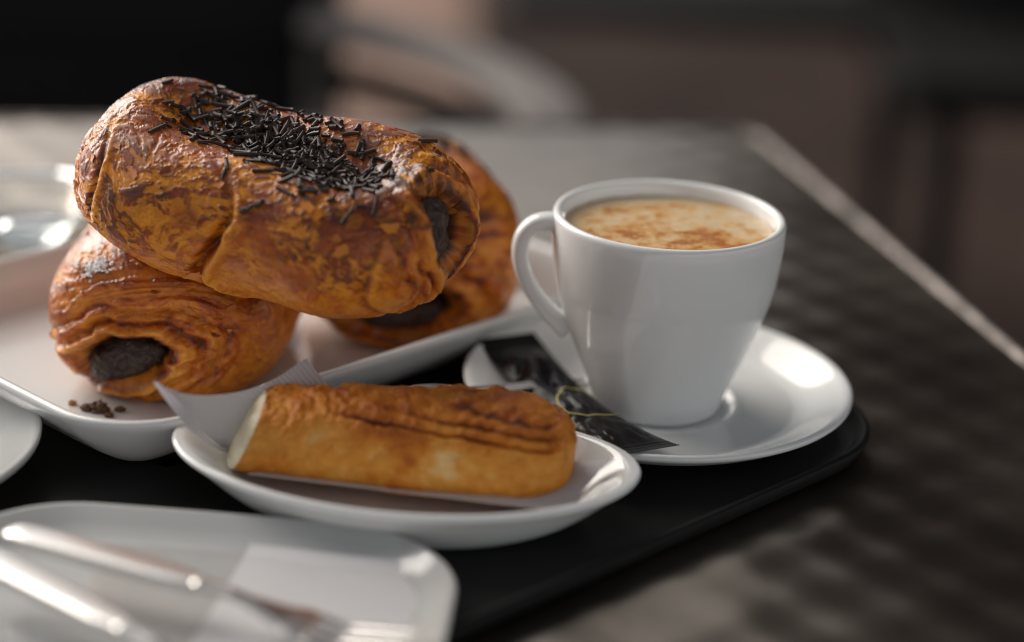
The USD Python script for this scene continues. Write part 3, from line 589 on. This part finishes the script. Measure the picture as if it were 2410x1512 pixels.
# ------------------------------------------------------------------ sugar stick on the saucer
PKT = mat('black_glossy_film', {'tc': ('texture_coordinate', {}), 'n': ('noise_texture', {'scale': 160.0, 'detail': 3.0}), 'b': ('bump', {'strength': 0.25, 'distance': 0.0008}),
        'p': ('principled_bsdf', {'base_color': (0.008, 0.0075, 0.008), 'roughness': 0.16, 'specular_ior_level': 0.09})}, [('tc.object', 'n.vector'), ('n.fac', 'b.height'), ('b.normal', 'p.normal')])
GOLD = plain('pale_gold_print', (0.62, 0.55, 0.16), 0.45)
A0 = np.array([-0.0022, 0.7230]); A1 = np.array([0.0460, 0.6280])
ax = A1 - A0; PLn = np.linalg.norm(ax); ax /= PLn; ay_ = np.array([-ax[1], ax[0]])
pk = thing('sugar_stick', 'black foil sugar stick with a thin yellow ring printed on it, lying on the saucer', 'sugar packet', (A0[0], A0[1], 0.0), np.stack([np.r_[ax, 0], np.r_[ay_, 0], [0, 0, 1.0]], 1))
PWd = 0.0235
nu, nv = 150, 60
U = np.linspace(0, 1, nu)[:, None]; V = np.linspace(-1, 1, nv)[None]
def pk_base(u): return 0.0148 - 0.0062 * np.sin(np.pi * np.clip(u, 0, 1)) ** 0.8
def pk_height(u, v):
    fill = sstep(u, 0.05, 0.20) * (1 - sstep(u, 0.80, 0.97))
    t = 0.0030 * fill * (1 - np.abs(v) ** 2.2)
    uu_, vv_ = np.broadcast_arrays(u, v)
    q = np.stack([uu_ * 7.0 + vv_ * 0.6, vv_ * 1.6, np.zeros_like(uu_)], -1)
    facet = np.abs(fbm(q, 2, 77) - 0.5) * 2; facet2 = np.abs(noise(q * 1.7 + 5, 31) - 0.5) * 2
    cr = (0.0015 * facet + 0.0007 * facet2) * fill * (1 - np.abs(vv_) ** 6)
    seal = 0.00012 * np.sin(uu_ * PLn / 0.0011 * 2 * np.pi) * ((uu_ > 0.93) | (uu_ < 0.06))
    return pk_base(uu_) + t + cr * 0.8 + seal, pk_base(uu_) - t * 0.7
zt, zb = pk_height(U, V)
wid = (PWd / 2) * (1 - 0.10 * np.sin(np.pi * U) ** 2)
topP = np.stack([np.repeat(U * PLn, nv, 1), wid * V, zt], -1); botP = np.stack([np.repeat(U * PLn, nv, 1), wid * V, np.minimum(zb, zt - 0.00012)], -1)
loop = np.concatenate([topP, botP[:, ::-1]], 1)
pkm = tri(grid(loop, closed_v=True))
k = 2 * nv
ends = []
for row in (0, nu - 1):
    for j in range(nv - 1):
        a, b, c, d_ = row * k + j, row * k + j + 1, row * k + k - 1 - j, row * k + k - 2 - j
        ends += [[a, b, c], [b, d_, c]]
pkm.faces = np.vstack([pkm.faces, ends])
obj('wrapper', pkm, PKT, pk, smooth=28)
ringp = []
for th in np.linspace(0, 2 * np.pi, 200):
    x, y = 0.0595 + 0.0128 * math.cos(th), 0.0028 + 0.0098 * math.sin(th)
    u = x / PLn; w_ = (PWd / 2) * (1 - 0.10 * math.sin(math.pi * u) ** 2); v = y / w_
    if abs(v) < 0.97 and v > -0.97:
        z = pk_height(np.array([[u]]), np.array([[v]]))[0][0, 0]; ringp.append((x, y, z + 0.0002))
    else: ringp.append(None)
segs, cur = [], []
for q in ringp + [None]:
    if q is None:
        if len(cur) > 4: segs.append(np.array(cur))
        cur = []
    else: cur.append(q)
obj('printed_ring', join(*[sweep(s, 0.00062, 0.0002, nsec=6) for s in segs]), GOLD, pk)

# spoon on the saucer, behind the stick
sp0 = np.array([0.0272, 0.6985, 0.0085]); sp1 = np.array([-0.0330, 0.6600, 0.0165])
spd = sp1 - sp0; spoon = thing('teaspoon', 'steel spoon whose handle lies on the saucer between sugar stick and cup', 'spoon', sp0)
tt2 = np.linspace(0, 1, 30)
obj('handle', sweep(spd * (tt2 * 0.80)[:, None], 0.0050 - 0.0016 * tt2, 0.0020, nsec=16, e=0.7), STEEL, spoon)
m = trimesh.creation.icosphere(3); v = m.vertices; v = v * np.array([0.012, 0.0075, 0.003]); v[:, 2] = np.where(v[:, 2] > 0, -v[:, 2] * 0.7, v[:, 2]); yaw_s = math.atan2(spd[1], spd[0])
m.vertices = v @ rotm(yaw_s).T + spd * 0.93; obj('bowl', m, STEEL, spoon)

# ------------------------------------------------------------------ bread and its napkin
CRUST = mat('toasted_bread_crust', {'a': ('attribute', {'attribute': 'tone'}), 's': ('separate_color', {}), 'tc': ('texture_coordinate', {}),
        'n1': ('noise_texture', {'scale': 110.0, 'detail': 7.0, 'roughness': 0.68}), 'o': ('math', {'math_type': 'multiply_add', 'value2': 0.6, 'value3': -0.3}), 't': ('math', {'math_type': 'add'}),
        'ramp': ('rgb_ramp', {'ramp': [(0.0, (0.74, 0.50, 0.22)), (0.25, (0.66, 0.29, 0.045)), (0.5, (0.54, 0.175, 0.014)), (0.75, (0.36, 0.085, 0.006)), (1.0, (0.11, 0.025, 0.004))]}),
        'b': ('bump', {'strength': 0.6, 'distance': 0.001}),
        'p': ('principled_bsdf', {'roughness': 0.58, 'specular_ior_level': 0.3, 'subsurface_weight': 0.1, 'subsurface_radius': (1, 0.5, 0.2), 'subsurface_scale': 0.003})},
        [('a.color', 's.color'), ('tc.object', 'n1.vector'), ('n1.fac', 'o.value1'), ('o.value', 't.value1'), ('s.r', 't.value2'), ('t.value', 'ramp.fac'), ('ramp.color', 'p.base_color'), ('n1.fac', 'b.height'), ('b.normal', 'p.normal')])
CRUMBF = mat('white_bread_crumb', {'tc': ('texture_coordinate', {}), 'n': ('noise_texture', {'scale': 250.0, 'detail': 5.0}), 'cr': ('rgb_ramp', {'ramp': [(0.3, (0.78, 0.66, 0.44)), (0.7, (0.90, 0.81, 0.62))]}), 'b': ('bump', {'strength': 0.6, 'distance': 0.001}),
        'p': ('principled_bsdf', {'roughness': 0.85})}, [('tc.object', 'n.vector'), ('n.fac', 'cr.fac'), ('n.fac', 'b.height'), ('cr.color', 'p.base_color'), ('b.normal', 'p.normal')])
Lb = 0.1025
ns, nt = 300, 340
s = np.linspace(0, 1, ns); xb = -Lb / 2 + Lb * np.concatenate([s[:230] / s[229] * 0.84, 0.84 + 0.16 * np.sin((np.arange(70) + 1) / 70 * np.pi / 2)])
rb = np.where(xb < -Lb / 2 + 0.84 * Lb, 1.0, np.sqrt(np.maximum(1 - ((xb + Lb / 2 - 0.84 * Lb) / (0.16 * Lb)) ** 2, 0.0001)) ** 0.75)
rb = rb * (0.97 + 0.04 * np.sin((xb + 0.05) * 45)); tp = np.interp(xb, [-0.052, 0.0, 0.03], [0.79, 0.96, 1.04])
t = np.linspace(0, 2 * np.pi, nt, endpoint=False)
cy = np.sign(np.cos(t)) * np.abs(np.cos(t)) ** 0.80; cz = np.sign(np.sin(t)) * np.abs(np.sin(t)) ** 0.80
PB = np.stack([np.repeat(xb[:, None], nt, 1), 0.0185 * (rb * tp ** 0.5)[:, None] * cy, 0.0163 * (rb * tp)[:, None] * cz - 0.0163 * (1 - tp)[:, None]], -1)
NB = normals(PB)
yv, zv = PB[..., 1], PB[..., 2]
broad = fbm(PB * 40, 3, 301); midb = fbm(PB * 110, 4, 302)
h = 0.0018 * (broad - 0.5) * 2 + 0.0007 * (midb - 0.5) * 2
tone = 0.40 + 0.5 * (broad - 0.5) + 0.35 * (midb - 0.5) + 0.10 * sstep(zv, 0.0, 0.015)
xq = PB[..., 0]
wob = 0.0004 * np.sin(xq * 80) + 0.0014 * (fbm(PB * np.array([80, 0, 0]), 3, 303) - 0.5) + 0.0010 * (fbm(PB * np.array([300, 0, 0]), 3, 304) - 0.5)
for dz, wd, dp, xs in ((0.0, 0.00050, 0.0015, -0.030), (0.0036, 0.00055, 0.0012, -0.012), (0.0066, 0.0005, 0.0008, 0.004)):   # torn slits along the upper crust
    z0 = 0.0098 - 0.045 * xq + dz * 0.9 + wob
    m_ = (yv < 0.010) * sstep(xq, xs, xs + 0.02) * (1 - sstep(xq, 0.044, 0.051)) * (0.55 + 0.9 * (fbm(PB * np.array([140, 0, 0]), 2, 305) - 0.25))
    g = np.exp(-((zv - z0) / wd) ** 2) * m_; lip = np.exp(-((zv - z0 + 1.9 * wd) / (1.3 * wd)) ** 2) * m_
    h += -dp * g + 0.0003 * lip; tone += 0.55 * g - 0.10 * lip
blis = fbm(PB * 320, 4, 306); spot = sstep(fbm(PB * np.array([90, 120, 120]), 3, 307), 0.60, 0.70)
h += 0.0011 * (blis - 0.5) * 2 * (0.4 + sstep(zv, 0.0, 0.01)) + 0.0010 * sstep(fbm(PB * 170, 3, 308), 0.55, 0.66) * sstep(zv, 0.004, 0.012); tone += 0.12 * spot + 0.40 * (blis - 0.5) + 0.08 * sstep(zv, 0.006, 0.014)
tone += 0.32 * np.exp(-((PB[..., 0] + 0.004) / 0.010) ** 2 - ((zv - 0.0085) / 0.0035) ** 2) + 0.25 * np.exp(-((PB[..., 0] - 0.006) / 0.004) ** 2 - ((zv - 0.003) / 0.005) ** 2) - 0.14 * np.exp(-((PB[..., 0] - 0.012 + 0.4 * zv) / 0.006) ** 2 - ((zv - 0.002) / 0.009) ** 2)
tone += 0.2 * np.exp(-((PB[..., 0] + 0.002) / 0.003) ** 2 - ((zv + 0.008) / 0.003) ** 2)
PB = PB + NB * h[..., None] * np.minimum(1, (ns - 1 - np.arange(ns)) / 12)[:, None, None]
shear = PB[..., 2] * 0.42 - PB[..., 1] * 0.22; edge = np.clip(1 - (PB[..., 0] + Lb / 2) / 0.03, 0, 1)
PB[..., 0] += shear * edge                                         # slanting cut at the left end
byaw, btilt = math.radians(-7.0), math.radians(1.5)
Xb = np.array([math.cos(byaw) * math.cos(btilt), math.sin(byaw) * math.cos(btilt), -math.sin(btilt)]); Yb = np.array([-math.sin(byaw), math.cos(byaw), 0])
bread = thing('toasted_bread', 'toasted half baguette with golden crust and cut white end, on the round dish', 'bread', (-0.0295, 0.6085, 0.0238), np.stack([Xb, Yb, np.cross(Xb, Yb)], 1))
obj('crust', grid(PB, closed_v=True), CRUST, bread, tone=np.stack([np.clip(tone, 0, 1)] * 3, -1).reshape(-1, 3))
e0 = PB[0]; cen = e0.mean(0); rings = np.stack([cen + (e0 - cen) * f for f in (1.0, 0.96, 0.85, 0.7, 0.5, 0.3, 0.1, 0.01)])
bl = np.array([0, 0.0012, 0.0024, 0.003, 0.0034, 0.0036, 0.0037, 0.0037]); rings[..., 0] -= bl[:, None] - 0.0004
rings[1:] += (0.0006 * (fbm(rings[1:] * 300, 3, 9) - 0.5) * 2)[..., None] * np.array([1, 0, 0])
obj('crumb_face', grid(rings[::-1], closed_v=True), CRUMBF, bread)

NAPKIN = mat('white_embossed_paper', {'tc': ('texture_coordinate', {}), 'n': ('noise_texture', {'scale': 500.0, 'detail': 3.0}), 'b': ('bump', {'strength': 0.2, 'distance': 0.0004}),
        'd': ('principled_bsdf', {'base_color': (0.70, 0.69, 0.70), 'roughness': 0.9}), 't': ('translucent_bsdf', {'color': (0.75, 0.73, 0.74)}), 'm': ('mix_closure', {'fac': 0.25})},
        [('tc.object', 'n.vector'), ('n.fac', 'b.height'), ('b.normal', 'd.normal'), ('d.BSDF', 'm.closure1'), ('t.BSDF', 'm.closure2')], surface='m.closure')
def sheet(P, th=0.00022):
    N = normals_open(P); v1 = P + N * th / 2; v2 = P - N * th / 2
    nu, nv = P.shape[:2]
    a = tri(grid(v1)); b = tri(grid(v2)); b.faces = b.faces[:, ::-1]
    bd = np.r_[np.arange(nv), np.arange(1, nu) * nv + nv - 1, (nu - 1) * nv + np.arange(nv - 2, -1, -1), np.arange(nu - 2, 0, -1) * nv]
    k = nu * nv; q = np.stack([bd, np.roll(bd, -1), np.roll(bd, -1) + k, bd + k], 1)
    return trimesh.Trimesh(np.vstack([a.vertices, b.vertices]), np.vstack([a.faces, b.faces + k, q[:, [0, 2, 1]], q[:, [0, 3, 2]]]), process=False)
def normals_open(P):
    n = np.cross(np.gradient(P, axis=0), np.gradient(P, axis=1)); return n / np.maximum(np.linalg.norm(n, axis=-1, keepdims=True), 1e-12)
def curve(pts, n): return smooth_profile(pts, n)
nap = thing('paper_napkin', 'white ribbed paper napkin under the toasted bread, two corners sticking up behind it', 'napkin', (0, 0, 0))
n_a, n_b = 150, 60
upper = curve([(-0.1082, 0.6033, 0.0400), (-0.0985, 0.6020, 0.0375), (-0.0855, 0.6085, 0.0360), (-0.0745, 0.6180, 0.0370), (-0.0646, 0.6245, 0.0425)], n_a)
lower = curve([(-0.0875, 0.6150, 0.0125), (-0.0780, 0.6180, 0.0120), (-0.0660, 0.6220, 0.0120), (-0.0520, 0.6260, 0.0130), (-0.0400, 0.6320, 0.0160)], n_a)
w_ = np.linspace(0, 1, n_b)[None, :, None]
NP = upper[:, None] * (1 - w_) + lower[:, None] * w_
NP[..., 2] -= 0.0035 * np.sin(np.pi * w_[..., 0]) * (0.4 + 0.6 * np.linspace(0, 1, n_a)[:, None])
uv = np.linspace(0, 1, n_a)[:, None]
NP = NP + normals_open(NP) * (0.00030 * np.sin(uv * 2 * np.pi * 34 + 0.5 * np.sin(w_[..., 0] * 60)))[..., None]
obj('raised_fold', sheet(NP), NAPKIN, nap)
# folded white border at its left, seen edge on
lf = curve([(-0.1088, 0.6030, 0.0405), (-0.1000, 0.5955, 0.0330), (-0.0945, 0.6030, 0.0220), (-0.0890, 0.6135, 0.0135)], 60); lf2 = curve([(-0.1083, 0.6042, 0.0400), (-0.0985, 0.6005, 0.0330), (-0.0925, 0.6050, 0.0210), (-0.0860, 0.6155, 0.0125)], 60)
NP2 = lf[:, None] * (1 - np.linspace(0, 1, 10)[None, :, None]) + lf2[:, None] * np.linspace(0, 1, 10)[None, :, None] + np.array([0, -0.0008, 0.0006])
obj('folded_border', sheet(NP2, 0.0008), NAPKIN, nap)
# flat part under the bread and its right-hand corner
c00, c10, c11, c01 = np.array([-0.080, 0.598, 0.0135]), np.array([0.0190, 0.5790, 0.0150]), np.array([0.0325, 0.6085, 0.0195]), np.array([-0.040, 0.618, 0.0120])
a_, b_ = np.linspace(0, 1, 80)[:, None, None], np.linspace(0, 1, 50)[None, :, None]
FL = (c00 * (1 - a_) + c10 * a_) * (1 - b_) + (c01 * (1 - a_) + c11 * a_) * b_
FL = FL + np.array([0, 0, 1]) * (0.0006 * np.sin(a_ * 20) * a_ * b_ - 0.0022 * np.sin(np.pi * np.clip(a_, 0, 1)) * np.sin(np.pi * b_))
obj('flat_sheet', sheet(FL), NAPKIN, nap)

# napkin on the square plate and the two forks lying over it
nap2 = thing('paper_napkin', 'flat white paper napkin lying on the square plate under the forks', 'napkin', (-0.0540, 0.5075, 0.0), rotm(math.radians(-8)))
a_, b_ = np.linspace(-1, 1, 70)[:, None], np.linspace(-1, 1, 70)[None]
xx, yy = np.broadcast_arrays(a_ * 0.0285, b_ * 0.0535)
F2 = np.stack([xx, yy, 0.0049 + 0.0038 * sstep(np.maximum(np.abs(yy) - 0.046, 0), 0, 0.016) + 0.0003 * (noise(np.stack([xx, yy, 0 * xx], -1) * 60, 4))], -1)
obj('top_layer', sheet(F2, 0.0003), NAPKIN, nap2, smooth=True)
def fork(label, e_, h_, group):
    """e_: free end of the handle, h_: tip of the tines (world)."""
    e_, h_ = np.array(e_), np.array(h_); dv = h_[:2] - e_[:2]; Lf = np.linalg.norm(dv); a = math.atan2(dv[1], dv[0])
    t = thing('fork', label, 'fork', (e_[0], e_[1], 0), rotm(a), group)
    z0, z1 = e_[2], h_[2]
    def zz(u): return np.interp(u, [0, 0.45, 0.55, 0.68, 0.80, 1.0], [z0, z0 - 0.35 * (z0 - z1) + 0.0005, z1 + 0.60 * (z0 - z1), z1 + 0.0022, z1 - 0.0008, z1 + 0.0030])
    u = np.linspace(0, 0.47, 40); w = np.interp(u, [0, 0.015, 0.06, 0.40, 0.45, 0.47], [0.004, 0.0078, 0.0100, 0.0096, 0.0082, 0.0064])
    obj('handle', sweep(np.c_[u * Lf, 0 * u, zz(u)], w, np.interp(u, [0, .02, .47], [.0016, .0040, .0036]), nsec=24, e=0.5), STEEL, t)
    u = np.linspace(0.47, 0.74, 40); w = np.interp(u, [0.47, 0.50, 0.58, 0.66, 0.70, 0.74], [0.0062, 0.0046, 0.0042, 0.011, 0.0165, 0.0172])
    obj('neck', sweep(np.c_[u * Lf, 0 * u, zz(u)], w, np.interp(u, [0.47, 0.53, 0.6], [0.0035, 0.0026, 0.0022]), nsec=20, e=0.6), STEEL, t)
    for j in range(4):
        y = (j - 1.5) * 0.0047; u = np.linspace(0.735, 1.0, 24)
        obj('tine', sweep(np.c_[u * Lf, y * (1 - 0.12 * (u - 0.735)) + 0 * u, zz(u)], np.interp(u, [0.735, 0.95, 1], [0.0027, 0.0018, 0.0006]), np.interp(u, [0.735, 0.95, 1], [0.0020, 0.0014, 0.0005]), nsec=10), STEEL, t)
    return t
fork('steel fork lying across the square plate, farther one from the camera', (-0.1400, 0.5405, 0.0190), (-0.0180, 0.5000, 0.0085), 'forks on the square plate')
fork('steel fork nearest the camera, its handle cut by the left edge of the photo', (-0.1500, 0.5295, 0.0190), (-0.0400, 0.4560, 0.0085), 'forks on the square plate')

# ------------------------------------------------------------------ blurred background: chairs
def tube(pts, r, n=60, sec=14): return sweep(curve(pts, n), 2 * r, 2 * r, nsec=sec)
# black woven chair across the table
bc = thing('black_chair', 'black woven chair with upright back behind the table at upper left', 'chair', (-0.42, 1.50, -0.75))
for k in range(15):
    obj('back_slat', box(0.54, 0.012, 0.034, (0, 0.06 + 0.005 * (k % 2), 0.37 + 0.031 * k), 0.004), WEAVE, bc, smooth=30)
for sx in (-1, 1):
    obj('back_post', box(0.026, 0.03, 0.86, (sx * 0.270, 0.062, 0.43), 0.006), BLACK, bc, smooth=30)
    obj('leg', box(0.026, 0.03, 0.44, (sx * 0.270, -0.36, 0.22), 0.006), BLACK, bc, smooth=30)
obj('seat', box(0.52, 0.42, 0.035, (0, -0.16, 0.44), 0.01), WEAVE, bc, smooth=30)
# aluminium armchair, its armrest curving round in front
ac = thing('metal_armchair', 'pale metal armchair with a broad curved armrest behind the table', 'chair', (0, 0, 0))
arm = curve([(-0.150, 1.520, -0.058), (-0.102, 1.490, -0.060), (-0.0545, 1.4446, -0.060), (-0.015, 1.393, -0.061), (0.0150, 1.3250, -0.064), (0.022, 1.285, -0.085), (0.024, 1.275, -0.14)], 90)
obj('armrest', sweep(arm, 0.048, 0.020, nsec=20, e=0.75), ARM, ac)
obj('under_arm_band', sweep(curve([(-0.148, 1.500, -0.095), (-0.102, 1.478, -0.095), (-0.0545, 1.432, -0.095), (-0.017, 1.382, -0.096), (0.008, 1.325, -0.098), (0.016, 1.285, -0.11), (0.02, 1.275, -0.15)], 80), 0.024, 0.022, nsec=16), BLACK, ac)  # separate dark band below the armrest, following its curve
obj('leg', tube([(0.024, 1.275, -0.13), (0.024, 1.280, -0.45), (0.03, 1.285, -0.748)], 0.0125), ALU, ac)
obj('leg', tube([(-0.150, 1.52, -0.07), (-0.155, 1.56, -0.45), (-0.16, 1.60, -0.748)], 0.0125), ALU, ac)
# second table farther off, and a chair at the right
ft = thing('far_table', 'dark far table whose underside and pale metal leg show beyond the cup', 'table', (0.26, 2.85, -0.75))
obj('tabletop', box(0.62, 0.60, 0.03, (0.02, 0.0, 0.475), 0.006), BLACK, ft, smooth=30)
obj('leg', tube([(0.045, -0.06, 0.46), (0.045, -0.06, 0.02)], 0.038), PALE, ft)
obj('leg', tube([(0.125, 0.10, 0.46), (0.125, 0.10, 0.0)], 0.03), BLACK, ft)
obj('leg', tube([(-0.245, -0.12, 0.46), (-0.245, -0.12, 0.0)], 0.022), BLACK, ft)
obj('foot', tri(lathe([(0.001, 0.0), (0.22, 0.0), (0.22, 0.012), (0.05, 0.03), (0.001, 0.03)], 40)).apply_translation((0.045, -0.06, 0)), BLACK, ft, smooth=40)
rc_ = thing('black_chair', 'black chair with slim legs beside the table at the right edge of the photo', 'chair', (0.60, 2.42, -0.75))
obj('seat', box(0.50, 0.46, 0.05, (0.07, 0.10, 0.455), 0.012), WEAVE, rc_, smooth=30)
for (x, y, z) in ((-0.12, -0.10, 0.43), (0.26, -0.10, 0.43), (-0.12, 0.30, 0.43), (0.26, 0.30, 0.43)):
    obj('leg', box(0.034, 0.034, z, (x, y, z / 2), 0.006), BLACK, rc_, smooth=30)
obj('backrest', box(0.50, 0.04, 0.46, (0.07, 0.33, 0.66), 0.01), WEAVE, rc_, smooth=30)
